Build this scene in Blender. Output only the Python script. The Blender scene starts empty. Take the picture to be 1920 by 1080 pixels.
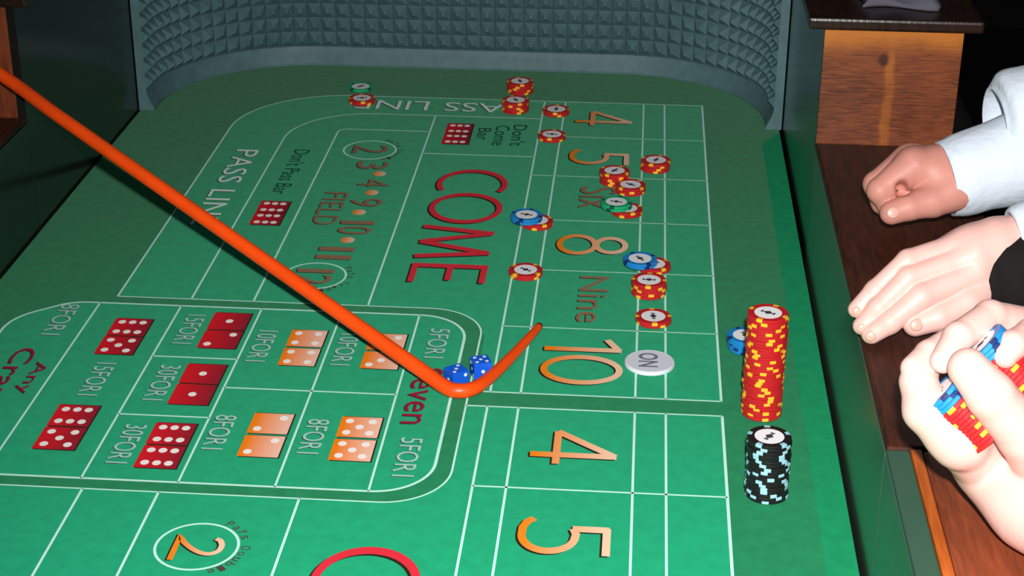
import bpy, bmesh, math, random
import numpy as np
from mathutils import Vector, Matrix

random.seed(7)
SC = bpy.context.scene
COL = SC.collection

# ------------------------------------------------------------------ camera
cam_data = bpy.data.cameras.new('camera')
cam = bpy.data.objects.new('camera', cam_data)
COL.objects.link(cam)
RIGHT = Vector((0.9970, 0.0779, 0.0054))
DOWN = Vector((0.0376, -0.4193, -0.9071))
FWD = Vector((-0.0684, 0.9045, -0.4210))
CAM = Vector((0.0327, -1.8298, 0.8461))
cam.matrix_world = Matrix((
    (RIGHT.x, -DOWN.x, -FWD.x, CAM.x),
    (RIGHT.y, -DOWN.y, -FWD.y, CAM.y),
    (RIGHT.z, -DOWN.z, -FWD.z, CAM.z),
    (0, 0, 0, 1)))
cam_data.sensor_width = 36.0
cam_data.lens = 3264.0 / 1920.0 * 36.0
cam_data.clip_start = 0.05
SC.camera = cam

# ------------------------------------------------------------------ light
# dim club room + the flash sitting on top of the photographer's camera
world = bpy.data.worlds.new('room_air')
SC.world = world
world.use_nodes = True
world.node_tree.nodes['Background'].inputs['Color'].default_value = (0.85, 0.92, 1.0, 1)
world.node_tree.nodes['Background'].inputs['Strength'].default_value = 0.045

flash_data = bpy.data.lights.new('camera_flash', 'SPOT')
flash_data.energy = 186.0
flash_data.spot_size = math.radians(84)
flash_data.spot_blend = 1.0
flash_data.color = (1.0, 0.97, 0.94)
flash_data.shadow_soft_size = 0.018
flash = bpy.data.objects.new('camera_flash', flash_data)
flash.location = CAM - DOWN * 0.088 + RIGHT * 0.03
flash.rotation_euler = (Vector((0.16, -0.52, 0.05)) - flash.location).to_track_quat('-Z', 'Y').to_euler()
COL.objects.link(flash)

vs = SC.view_settings
vs.view_transform = 'Standard'
vs.look = 'None'
vs.exposure = 0.0
vs.gamma = 1.0
vs.use_curve_mapping = False

# ------------------------------------------------------------------ materials
MATS = {}
def mat(name, col, rough=0.6, spec=0.4, metal=0.0, noise=None, bump=None, grad=None, **kw):
    """noise=(scale, amount) colour mottling; bump=(scale, strength, distance); grad=(axis,c0,c1) over the object"""
    if name in MATS: return MATS[name]
    m = bpy.data.materials.new(name); m.use_nodes = True
    nt = m.node_tree; b = nt.nodes['Principled BSDF']
    b.inputs['Base Color'].default_value = (*col, 1)
    b.inputs['Roughness'].default_value = rough
    b.inputs['Specular IOR Level'].default_value = spec
    b.inputs['Metallic'].default_value = metal
    for k, v in kw.items(): b.inputs[k.replace('_', ' ')].default_value = v
    tc = nt.nodes.new('ShaderNodeTexCoord')
    src = None
    if grad:
        axis, c0, c1 = grad
        sp = nt.nodes.new('ShaderNodeSeparateXYZ'); nt.links.new(tc.outputs['Generated'], sp.inputs[0])
        rp = nt.nodes.new('ShaderNodeValToRGB')
        rp.color_ramp.elements[0].color = (*c0, 1); rp.color_ramp.elements[1].color = (*c1, 1)
        rp.color_ramp.elements[0].position = 0.1; rp.color_ramp.elements[1].position = 0.9
        nt.links.new(sp.outputs[axis], rp.inputs[0]); src = rp.outputs[0]
        nt.links.new(src, b.inputs['Base Color'])
    if noise:
        n = nt.nodes.new('ShaderNodeTexNoise'); n.inputs['Scale'].default_value = noise[0]
        n.inputs['Detail'].default_value = 5
        nt.links.new(tc.outputs['Object'], n.inputs['Vector'])
        mr = nt.nodes.new('ShaderNodeMapRange')
        mr.inputs['To Min'].default_value = 1 - noise[1]; mr.inputs['To Max'].default_value = 1 + noise[1]
        mr.inputs['From Min'].default_value = 0.25; mr.inputs['From Max'].default_value = 0.75
        nt.links.new(n.outputs[0], mr.inputs[0])
        mx = nt.nodes.new('ShaderNodeVectorMath'); mx.operation = 'SCALE'
        if src: nt.links.new(src, mx.inputs[0])
        else: mx.inputs[0].default_value = col
        nt.links.new(mr.outputs[0], mx.inputs['Scale'])
        nt.links.new(mx.outputs[0], b.inputs['Base Color'])
    if bump:
        n = nt.nodes.new('ShaderNodeTexNoise'); n.inputs['Scale'].default_value = bump[0]
        n.inputs['Detail'].default_value = 4
        nt.links.new(tc.outputs['Object'], n.inputs['Vector'])
        bp = nt.nodes.new('ShaderNodeBump'); bp.inputs['Strength'].default_value = bump[1]
        bp.inputs['Distance'].default_value = bump[2]
        nt.links.new(n.outputs[0], bp.inputs['Height']); nt.links.new(bp.outputs[0], b.inputs['Normal'])
    MATS[name] = m
    return m

def wood(name, dark, light, scale, stretch, rough=0.35, spec=0.5):
    m = bpy.data.materials.new(name); m.use_nodes = True
    nt = m.node_tree; b = nt.nodes['Principled BSDF']
    tc = nt.nodes.new('ShaderNodeTexCoord')
    mp = nt.nodes.new('ShaderNodeMapping'); mp.inputs['Scale'].default_value = stretch
    nt.links.new(tc.outputs['Object'], mp.inputs[0])
    n1 = nt.nodes.new('ShaderNodeTexNoise'); n1.inputs['Scale'].default_value = scale
    n1.inputs['Detail'].default_value = 8; n1.inputs['Distortion'].default_value = 0.6
    nt.links.new(mp.outputs[0], n1.inputs['Vector'])
    n2 = nt.nodes.new('ShaderNodeTexNoise'); n2.inputs['Scale'].default_value = 9
    nt.links.new(tc.outputs['Object'], n2.inputs['Vector'])
    ad = nt.nodes.new('ShaderNodeMix'); ad.data_type = 'FLOAT'; ad.inputs[0].default_value = 0.4
    nt.links.new(n1.outputs[0], ad.inputs[2]); nt.links.new(n2.outputs[0], ad.inputs[3])
    rp = nt.nodes.new('ShaderNodeValToRGB')
    rp.color_ramp.elements[0].position = 0.36; rp.color_ramp.elements[0].color = (*dark, 1)
    rp.color_ramp.elements[1].position = 0.66; rp.color_ramp.elements[1].color = (*light, 1)
    nt.links.new(ad.outputs[0], rp.inputs[0]); nt.links.new(rp.outputs[0], b.inputs['Base Color'])
    bp = nt.nodes.new('ShaderNodeBump'); bp.inputs['Strength'].default_value = 0.25; bp.inputs['Distance'].default_value = 0.001
    nt.links.new(n1.outputs[0], bp.inputs['Height']); nt.links.new(bp.outputs[0], b.inputs['Normal'])
    b.inputs['Roughness'].default_value = rough; b.inputs['Specular IOR Level'].default_value = spec
    return m

M_FELT = mat('green_felt', (0.013, 0.255, 0.105), 0.9, 0.12, noise=(70, 0.12), bump=(1500, 0.35, 0.0006), Sheen_Weight=0.22, Sheen_Roughness=0.35, Sheen_Tint=(1.0, 0.85, 0.8, 1))
M_EDGE = mat('lighter_felt_margin', (0.012, 0.310, 0.128), 0.9, 0.12, noise=(70, 0.12), bump=(1500, 0.35, 0.0006))
M_AREA = mat('printed_field_green', (0.010, 0.400, 0.190), 0.9, 0.12, noise=(70, 0.10), bump=(1500, 0.35, 0.0006), Sheen_Weight=0.22, Sheen_Roughness=0.35, Sheen_Tint=(1.0, 0.85, 0.8, 1))
M_LINE = mat('printed_pale_line', (0.60, 0.95, 0.83), 0.9, 0.1)
M_LTXT = mat('printed_white_lettering', (0.80, 0.95, 0.90), 0.9, 0.1)
M_STXT = mat('printed_thin_grey_lettering', (0.42, 0.66, 0.58), 0.9, 0.1)
M_DTXT = mat('printed_dark_green_lettering', (0.010, 0.075, 0.045), 0.9, 0.1)
M_BTXT = mat('printed_brown_lettering', (0.30, 0.165, 0.095), 0.9, 0.1)
M_ATXT = mat('printed_dark_brown_lettering', (0.085, 0.055, 0.045), 0.9, 0.1)
M_SHADE = mat('printed_dark_outline', (0.02, 0.022, 0.012), 0.9, 0.1)
M_RED = mat('printed_red', (0.74, 0.030, 0.050), 0.9, 0.1)
M_DRED = mat('printed_dark_red', (0.30, 0.012, 0.045), 0.9, 0.1)
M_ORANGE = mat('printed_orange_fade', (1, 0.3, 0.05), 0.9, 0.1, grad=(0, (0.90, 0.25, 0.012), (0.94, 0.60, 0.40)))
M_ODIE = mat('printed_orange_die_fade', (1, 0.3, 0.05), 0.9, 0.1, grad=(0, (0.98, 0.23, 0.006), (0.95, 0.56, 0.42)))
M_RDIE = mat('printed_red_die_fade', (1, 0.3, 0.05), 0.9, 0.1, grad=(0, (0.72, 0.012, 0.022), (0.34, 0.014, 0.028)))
M_PIP = mat('printed_pip_white', (0.95, 0.92, 0.88), 0.9, 0.1)
M_RUBBER = mat('moulded_rubber', (0.085, 0.165, 0.180), 0.55, 0.35, noise=(60, 0.15))
M_LACQ = mat('dark_lacquer_wall', (0.012, 0.012, 0.011), 0.16, 0.5, noise=(6, 0.3))
M_GLACQ = mat('green_lacquer_wall', (0.060, 0.090, 0.068), 0.20, 0.5, noise=(6, 0.2))
M_LIP = mat('dark_green_lip', (0.032, 0.085, 0.056), 0.6, 0.3)
M_BLACK = mat('black_channel', (0.006, 0.005, 0.004), 0.8, 0.1)
def panel_wood():
    m = wood('orange_pine', (0.080, 0.022, 0.011), (0.29, 0.075, 0.022), 30, (1.6, 1.6, 16), 0.38)
    nt = m.node_tree; b = nt.nodes['Principled BSDF']
    src = b.inputs['Base Color'].links[0].from_socket
    tc = nt.nodes.new('ShaderNodeTexCoord'); sp = nt.nodes.new('ShaderNodeSeparateXYZ'); nt.links.new(tc.outputs['Object'], sp.inputs[0])
    def M(op, a, b2=None, c=None):
        n = nt.nodes.new('ShaderNodeMath'); n.operation = op
        for i, v in enumerate((a, b2, c)):
            if v is None: continue
            if isinstance(v, (int, float)): n.inputs[i].default_value = v
            else: nt.links.new(v, n.inputs[i])
        return n.outputs[0]
    nz = nt.nodes.new('ShaderNodeTexNoise'); nz.inputs['Scale'].default_value = 30; nt.links.new(tc.outputs['Object'], nz.inputs['Vector'])
    wob = M('MULTIPLY', M('SUBTRACT', nz.outputs[0], 0.5), 0.012)
    dx = M('ABSOLUTE', M('ADD', M('SUBTRACT', sp.outputs[0], 0.3185), wob))
    streak = nt.nodes.new('ShaderNodeMapRange'); streak.interpolation_type = 'SMOOTHSTEP'
    streak.inputs['From Min'].default_value = 0.0075; streak.inputs['From Max'].default_value = 0.0025
    nt.links.new(dx, streak.inputs[0])
    top = nt.nodes.new('ShaderNodeMapRange'); top.interpolation_type = 'SMOOTHSTEP'      # paler orange band along the upper edge
    top.inputs['From Min'].default_value = 0.250; top.inputs['From Max'].default_value = 0.282
    nt.links.new(M('ADD', sp.outputs[2], M('MULTIPLY', wob, 1.6)), top.inputs[0])
    pale_mask = M('MAXIMUM', M('MULTIPLY', streak.outputs[0], M('MULTIPLY', nz.outputs[0], 0.55)), M('MULTIPLY', top.outputs[0], 0.7))
    mx = nt.nodes.new('ShaderNodeMix'); mx.data_type = 'RGBA'
    nt.links.new(pale_mask, mx.inputs[0]); nt.links.new(src, mx.inputs[6]); mx.inputs[7].default_value = (0.62, 0.20, 0.022, 1)
    kx = M('MULTIPLY', M('SUBTRACT', sp.outputs[0], 0.3105), 1.0); kz = M('SUBTRACT', sp.outputs[2], 0.2475)
    kd = M('SQRT', M('ADD', M('MULTIPLY', kx, kx), M('MULTIPLY', M('MULTIPLY', kz, kz), 0.5)))
    kn = nt.nodes.new('ShaderNodeMapRange'); kn.interpolation_type = 'SMOOTHSTEP'
    kn.inputs['From Min'].default_value = 0.0075; kn.inputs['From Max'].default_value = 0.002
    nt.links.new(M('ADD', kd, wob), kn.inputs[0])
    m2 = nt.nodes.new('ShaderNodeMix'); m2.data_type = 'RGBA'
    nt.links.new(M('MULTIPLY', kn.outputs[0], 0.85), m2.inputs[0]); nt.links.new(mx.outputs[2], m2.inputs[6]); m2.inputs[7].default_value = (0.035, 0.012, 0.008, 1)
    nt.links.new(m2.outputs[2], b.inputs['Base Color'])
    return m
M_WOOD = panel_wood()
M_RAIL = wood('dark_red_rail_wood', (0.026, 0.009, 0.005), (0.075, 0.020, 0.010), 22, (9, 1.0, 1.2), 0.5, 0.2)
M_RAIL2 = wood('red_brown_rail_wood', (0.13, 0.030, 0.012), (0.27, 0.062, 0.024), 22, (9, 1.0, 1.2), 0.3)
M_TRIM = wood('orange_trim_wood', (0.30, 0.060, 0.008), (0.55, 0.13, 0.02), 22, (9, 1.0, 1.2), 0.35)
M_CAP = wood('black_brown_cap_wood', (0.010, 0.005, 0.003), (0.032, 0.014, 0.008), 22, (9, 1.5, 1.2), 0.3)
M_CARPET = mat('dark_carpet', (0.01, 0.009, 0.01), 0.95, 0.1, noise=(200, 0.4))
M_WALLP = mat('dark_room_wall', (0.012, 0.011, 0.011), 0.9, 0.1, noise=(4, 0.2))
M_SKIN = mat('skin', (0.58, 0.25, 0.20), 0.5, 0.35, noise=(45, 0.07), bump=(260, 0.25, 0.0008), Subsurface_Weight=0.08, Subsurface_Radius=(0.006, 0.003, 0.002), Subsurface_Scale=1.0)
M_SKIN2 = mat('flash_bright_skin', (0.78, 0.455, 0.405), 0.45, 0.4, noise=(45, 0.06), bump=(260, 0.25, 0.0008), Subsurface_Weight=0.08, Subsurface_Radius=(0.006, 0.003, 0.002), Subsurface_Scale=1.0)  # lighter copy of the skin, flash overexposure put into its colour
M_NAIL = mat('fingernail', (0.66, 0.38, 0.31), 0.3, 0.5)
M_SHIRT = mat('white_cotton', (0.66, 0.74, 0.84), 0.85, 0.2, bump=(60, 0.5, 0.004))
M_SUIT = mat('black_suit_cloth', (0.012, 0.010, 0.010), 0.9, 0.1, bump=(90, 0.4, 0.002))
M_CLOTH = mat('grey_cloth', (0.10, 0.10, 0.13), 0.85, 0.2, bump=(50, 0.5, 0.003))
M_STICK = mat('orange_rattan', (0.92, 0.075, 0.003), 0.38, 0.45, noise=(25, 0.12), bump=(120, 0.15, 0.0006))
M_PUCK = mat('puck_white', (0.70, 0.74, 0.82), 0.35, 0.4)
M_PUCKTXT = mat('puck_grey_lettering', (0.18, 0.18, 0.25), 0.6, 0.2)
M_DICE = mat('blue_translucent', (0.012, 0.16, 0.95), 0.06, 0.6, Transmission_Weight=0.3, IOR=1.45)
M_DPIP = mat('dice_pip_white', (0.86, 0.88, 0.92), 0.4, 0.3)
CHIP = {
    'red': (mat('chip_red', (0.52, 0.014, 0.018), 0.42, 0.4), mat('chip_yellow_spot', (0.92, 0.52, 0.03), 0.42, 0.4)),
    'blue': (mat('chip_blue', (0.012, 0.23, 0.60), 0.42, 0.4), mat('chip_navy_spot', (0.010, 0.028, 0.13), 0.42, 0.4)),
    'green': (mat('chip_green', (0.015, 0.42, 0.18), 0.42, 0.4), mat('chip_dark_green_spot', (0.006, 0.085, 0.055), 0.42, 0.4)),
    'black': (mat('chip_black', (0.010, 0.009, 0.010), 0.42, 0.4), mat('chip_pale_blue_spot', (0.34, 0.62, 0.74), 0.42, 0.4)),
}
M_INLAY = mat('chip_white_inlay', (0.93, 0.93, 0.95), 0.35, 0.35)
M_MARK = mat('chip_dark_print', (0.05, 0.045, 0.07), 0.6, 0.2)
M_RING = mat('chip_grey_ring', (0.42, 0.42, 0.50), 0.5, 0.3)

# ------------------------------------------------------------------ helpers
def link(name, mesh, parent=None, mats=(), smooth=False):
    o = bpy.data.objects.new(name, mesh); COL.objects.link(o)
    for m in mats:
        if m.name not in [x.name for x in mesh.materials if x]: mesh.materials.append(m)
    if smooth:
        mesh.polygons.foreach_set('use_smooth', [True] * len(mesh.polygons))
    if parent: o.parent = parent
    return o

def pymesh(name, verts, faces):
    me = bpy.data.meshes.new(name); me.from_pydata([tuple(v) for v in verts], [], faces); me.update(); return me

def tag(o, label, cat, group=None, kind=None):
    if label: o['label'] = label
    if cat: o['category'] = cat
    if group: o['group'] = group
    if kind: o['kind'] = kind
    return o

def empty(name, loc=(0, 0, 0), rz=0):
    o = bpy.data.objects.new(name, None); COL.objects.link(o); o.location = loc; o.rotation_euler = (0, 0, rz)
    o.empty_display_size = 0.02
    return o

def box_mesh(name, x0, x1, y0, y1, z0, z1, bevel=0.0):
    bm = bmesh.new()
    bmesh.ops.create_cube(bm, size=1)
    for v in bm.verts:
        v.co = Vector(((x0 + x1) / 2 + v.co.x * (x1 - x0), (y0 + y1) / 2 + v.co.y * (y1 - y0), (z0 + z1) / 2 + v.co.z * (z1 - z0)))
    if bevel: bmesh.ops.bevel(bm, geom=bm.edges[:], offset=bevel, segments=2, affect='EDGES', profile=0.6)
    me = bpy.data.meshes.new(name); bm.to_mesh(me); bm.free(); return me

def tube_mesh(name, pts, radii, seg=20, cap=True, wobble=None, squash=1.0):
    """smooth tube through pts (list of Vector) with radius per point"""
    P = [Vector(p) for p in pts]; n = len(P); verts = []; faces = []
    up = Vector((0, 0, 1)); prev = None
    for i in range(n):
        t = (P[min(i + 1, n - 1)] - P[max(i - 1, 0)]).normalized()
        if prev is None:
            a = t.cross(up)
            if a.length < 1e-4: a = t.cross(Vector((1, 0, 0)))
        else:
            a = prev - t * prev.dot(t)
        a.normalize(); prev = a; b = t.cross(a)
        for k in range(seg):
            th = 2 * math.pi * k / seg; r = radii[i]
            if wobble: r *= 1 + wobble(i, th)
            verts.append(P[i] + a * (math.cos(th) * r) + b * (math.sin(th) * r * squash))
    for i in range(n - 1):
        for k in range(seg):
            k2 = (k + 1) % seg
            faces.append((i * seg + k, i * seg + k2, (i + 1) * seg + k2, (i + 1) * seg + k))
    if cap:
        faces.append(tuple(range(seg - 1, -1, -1))); faces.append(tuple(range((n - 1) * seg, n * seg)))
    return pymesh(name, verts, faces)

def catmull(pts, sub):
    """interpolate rows of numbers"""
    p = np.array(pts, float); p = np.vstack([2 * p[0] - p[1], p, 2 * p[-1] - p[-2]]); out = []
    for i in range(1, len(p) - 2):
        for s in range(sub):
            t = s / sub
            out.append(0.5 * (2 * p[i] + (p[i + 1] - p[i - 1]) * t + (2 * p[i - 1] - 5 * p[i] + 4 * p[i + 1] - p[i + 2]) * t * t
                              + (3 * p[i] - p[i - 1] - 3 * p[i + 1] + p[i + 2]) * t ** 3))
    out.append(p[-2]); return out

# --- smooth solid modelling for hands: blend tapered capsules, then polygonise
def cap_dist(P, a, b, ra, rb):
    a = np.array(a); b = np.array(b); ab = b - a
    t = np.clip(((P - a) @ ab) / max(ab @ ab, 1e-9), 0, 1)
    return np.linalg.norm(P - (a + t[..., None] * ab), axis=-1) - (ra + (rb - ra) * t)
def smin(a, b, k):
    h = np.clip(0.5 + 0.5 * (b - a) / k, 0, 1)
    return b + (a - b) * h - k * h * (1 - h)
def chain_dist(P, ch):
    d = None
    for u, v in zip(ch[:-1], ch[1:]):
        e = cap_dist(P, u[:3], v[:3], u[3], v[3])
        d = e if d is None else smin(d, e, 0.003)
    return d
def solid_mesh(name, fn, lo, hi, h):
    n = [int(math.ceil((hi[i] - lo[i]) / h)) + 1 for i in range(3)]
    ax = [lo[i] + h * np.arange(n[i]) for i in range(3)]
    V = np.empty(n)
    for i in range(0, n[0], 16):
        g = np.stack(np.meshgrid(ax[0][i:i + 16], ax[1], ax[2], indexing='ij'), -1)
        V[i:i + 16] = fn(g)
    S = V < 0
    c = [n[i] - 1 for i in range(3)]
    acc = np.zeros((*c, 3)); cnt = np.zeros(c)
    for d in range(3):
        e1, e2 = [k for k in range(3) if k != d]
        sl0 = [slice(None)] * 3; sl1 = [slice(None)] * 3; sl0[d] = slice(0, -1); sl1[d] = slice(1, None)
        v0 = V[tuple(sl0)]; v1 = V[tuple(sl1)]
        cross = (v0 < 0) != (v1 < 0)
        t = np.where(cross, v0 / np.where(cross, v0 - v1, 1), 0)
        for o1 in (0, 1):
            for o2 in (0, 1):
                s = [slice(None)] * 3
                s[e1] = slice(o1, o1 + c[e1]); s[e2] = slice(o2, o2 + c[e2])
                cr = cross[tuple(s)]; tt = t[tuple(s)]
                off = [0, 0, 0]; off[e1] = o1; off[e2] = o2
                for k in range(3):
                    acc[..., k] += cr * (tt if k == d else off[k])
                cnt += cr
    act = cnt > 0
    idx = -np.ones(c, int); idx[act] = np.arange(act.sum())
    ijk = np.argwhere(act)
    pos = (ijk + acc[act] / cnt[act][:, None]) * h + np.array(lo)
    faces = []
    for d in range(3):
        e1, e2 = [(1, 2), (2, 0), (0, 1)][d]
        sl0 = [slice(None)] * 3; sl1 = [slice(None)] * 3; sl0[d] = slice(0, -1); sl1[d] = slice(1, None)
        a = S[tuple(sl0)]; b = S[tuple(sl1)]
        for q in np.argwhere(a != b):
            if q[e1] == 0 or q[e2] == 0 or q[e1] >= c[e1] or q[e2] >= c[e2]: continue
            o = np.zeros(3, int); o1 = o.copy(); o1[e1] = 1; o2 = o.copy(); o2[e2] = 1
            f = [idx[tuple(q - o1 - o2)], idx[tuple(q - o2)], idx[tuple(q)], idx[tuple(q - o1)]]
            if min(f) < 0: continue
            faces.append(f if a[tuple(q)] else f[::-1])
    return pymesh(name, pos, faces)
def hand_mesh(name, spec, palms, h=0.0014, kpalm=0.009, kf=0.0012, forearm=None, hollow=None):
    pts = np.array([p for ch in spec.values() for p in ch] + (list(forearm) if forearm else []))
    lo = (pts[:, :3] - pts[:, 3:]).min(0) - 0.006; hi = (pts[:, :3] + pts[:, 3:]).max(0) + 0.006
    def fn(P):
        body = None; fing = None
        for k, ch in spec.items():
            d = chain_dist(P, ch)
            if k in palms: body = d if body is None else smin(body, d, 0.014)
            else: fing = d if fing is None else smin(fing, d, kf)
        if forearm:
            body = smin(body, chain_dist(P, forearm), 0.014)
        d = smin(body, fing, kpalm)
        if hollow:
            d = -smin(-d, chain_dist(P, hollow), 0.004)
        return d
    return solid_mesh(name, fn, lo, hi, h)
def nail_mesh(name, centre, along, normal, ln=0.0105, w=0.0075):
    t = Vector(along).normalized(); n = Vector(normal); n = (n - t * n.dot(t)).normalized(); s = t.cross(n)
    bm = bmesh.new(); bmesh.ops.create_uvsphere(bm, u_segments=14, v_segments=8, radius=1)
    for v in bm.verts:
        c = v.co.copy(); v.co = Vector(centre) + t * c.x * ln / 2 + s * c.y * w / 2 + n * c.z * 0.0014
    me = bpy.data.meshes.new(name); bm.to_mesh(me); bm.free(); return me

# ------------------------------------------------------------------ the room
fl = link('floor', box_mesh('floor', -4, 4, -4, 4, -0.86, -0.80), None, [M_CARPET]); fl['kind'] = 'structure'
wb = link('wall_back', box_mesh('wall_back', -4, 4, 3.9, 4.0, -0.80, 2.2), None, [M_WALLP]); wb['kind'] = 'structure'

# ------------------------------------------------------------------ the craps table
XL, XR = -0.702, 0.2405          # inner faces of the long sides
YJ = 0.110                       # where the high end section begins
YE = 0.560                       # where the rubber bumper ends on both sides
YB = 0.822                       # inner face of the far end
ZW, ZT = 0.145, 0.284            # low side, high end section
YN = -1.55                       # near end of what is built
table = tag(empty('craps_table', (-0.23, -0.3, -0.80)), 'craps table with green printed felt, rubber lined end and wooden rails', 'craps table')
TINV = Matrix.Translation((0.23, 0.3, 0.80))
def part(name, mesh, mats, parent=None, smooth=False):
    o = link(name, mesh, parent or table, mats, smooth)
    if parent is None: o.matrix_parent_inverse = TINV
    return o

# felt bed
felt = part('felt', box_mesh('felt', XL + 0.003, XR - 0.0045, YN, 0.83, -0.02, 0.0), [M_FELT])
felt['label'] = 'green felt printed with betting boxes'
part('bed_board', box_mesh('bed_board', XL - 0.10, XR + 0.10, YN, 0.99, -0.06, -0.0205), [M_BLACK])
part('apron', box_mesh('apron', XL - 0.08, XR + 0.08, YN, 0.97, -0.26, -0.061), [M_CAP])
for lx in (XL - 0.02, XR + 0.02):
    for ly in (YN + 0.12, 0.86):
        part('leg', tube_mesh('leg', [(lx, ly, -0.80), (lx, ly, -0.77), (lx, ly, -0.5), (lx, ly, -0.262)], [0.055, 0.04, 0.045, 0.05], 20), [M_CAP], smooth=True)

# low lacquered sides in front, with the joints seen in the photo
for y0, y1 in ((-0.598, YJ - 0.001), (YN, -0.600)):
    part('side_wall', box_mesh('side_wall', XR, XR + 0.012, y0, y1, -0.02, ZW - 0.006, 0.0006), [M_GLACQ])
    part('side_wall', box_mesh('side_wall', XL - 0.012, XL, y0, y1, -0.02, ZW - 0.006, 0.0006), [M_LACQ])
for s, x in ((1, XR), (-1, XL)):
    # near part: rounded green lip, orange trim, red-brown rail; farther part: plain dark rail
    a, b = sorted((x + s * 0.0003, x + s * 0.0188))
    part('wall_lip', box_mesh('wall_lip', a, b, YN, -0.601, ZW - 0.0058, ZW - 0.0005, 0.002), [M_LIP])
    a, b = sorted((x + s * 0.0192, x + s * 0.0282))
    part('rail_trim', box_mesh('rail_trim', a, b, YN, -0.601, 0.10, ZW + 0.001, 0.002), [M_TRIM])
    a, b = sorted((x + s * 0.0285, x + s * 0.160))
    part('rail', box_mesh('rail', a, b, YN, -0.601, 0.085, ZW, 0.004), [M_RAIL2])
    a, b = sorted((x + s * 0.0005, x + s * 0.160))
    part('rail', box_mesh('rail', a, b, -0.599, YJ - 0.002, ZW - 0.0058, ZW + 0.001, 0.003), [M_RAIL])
    a, b = sorted((x + s * 0.0125, x + s * 0.158))
    part('rail_core', box_mesh('rail_core', a, b, YN, YJ - 0.002, -0.02, ZW - 0.0065 if False else 0.0845), [M_BLACK])
    a, b = sorted((x + s * 0.163, x + s * 0.225))
    part('armrest', box_mesh('armrest', a, b, YN, 0.95, 0.02, 0.105, 0.018), [M_SUIT], smooth=True)
    # high end section
    a, b = sorted((x, x + s * 0.012))
    part('side_wall', box_mesh('side_wall', a, b, YJ + 0.0005, YB + 0.02, -0.02, ZT - 0.001, 0.0006), [M_LACQ])
    a, b = sorted((x + s * 0.0125, x + s * 0.150))
    part('end_core', box_mesh('end_core', a, b, YJ + 0.014, 0.96, -0.02, ZT - 0.002), [M_BLACK])
    a, b = sorted((x + s * (0.0005 if s > 0 else 0.0105), x + s * 0.1565))
    p = part('end_panel', box_mesh('end_panel', a, b, YJ - 0.0015, YJ + 0.0135, ZW - 0.001 + 0.0005, ZT, 0.0012), [M_WOOD if s > 0 else M_RAIL2])  # left panel's darker wood stands in for the dimmer flash there
    if s > 0: p['label'] = 'orange brown wooden end panel with visible grain'
    a, b = sorted((x - s * 0.019, x + s * 0.176))
    part('rail_cap', box_mesh('rail_cap', a, b, YJ - 0.012, 0.98, ZT + 0.0005, ZT + 0.014, 0.003), [M_CAP])
part('end_core', box_mesh('end_core', XL, XR, YB + 0.002, 0.96, -0.02, ZT - 0.002), [M_BLACK])
part('rail_cap', box_mesh('rail_cap', XL + 0.020, XR - 0.020, YB - 0.012, 0.98, ZT + 0.0005, ZT + 0.014, 0.003), [M_CAP])

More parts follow.
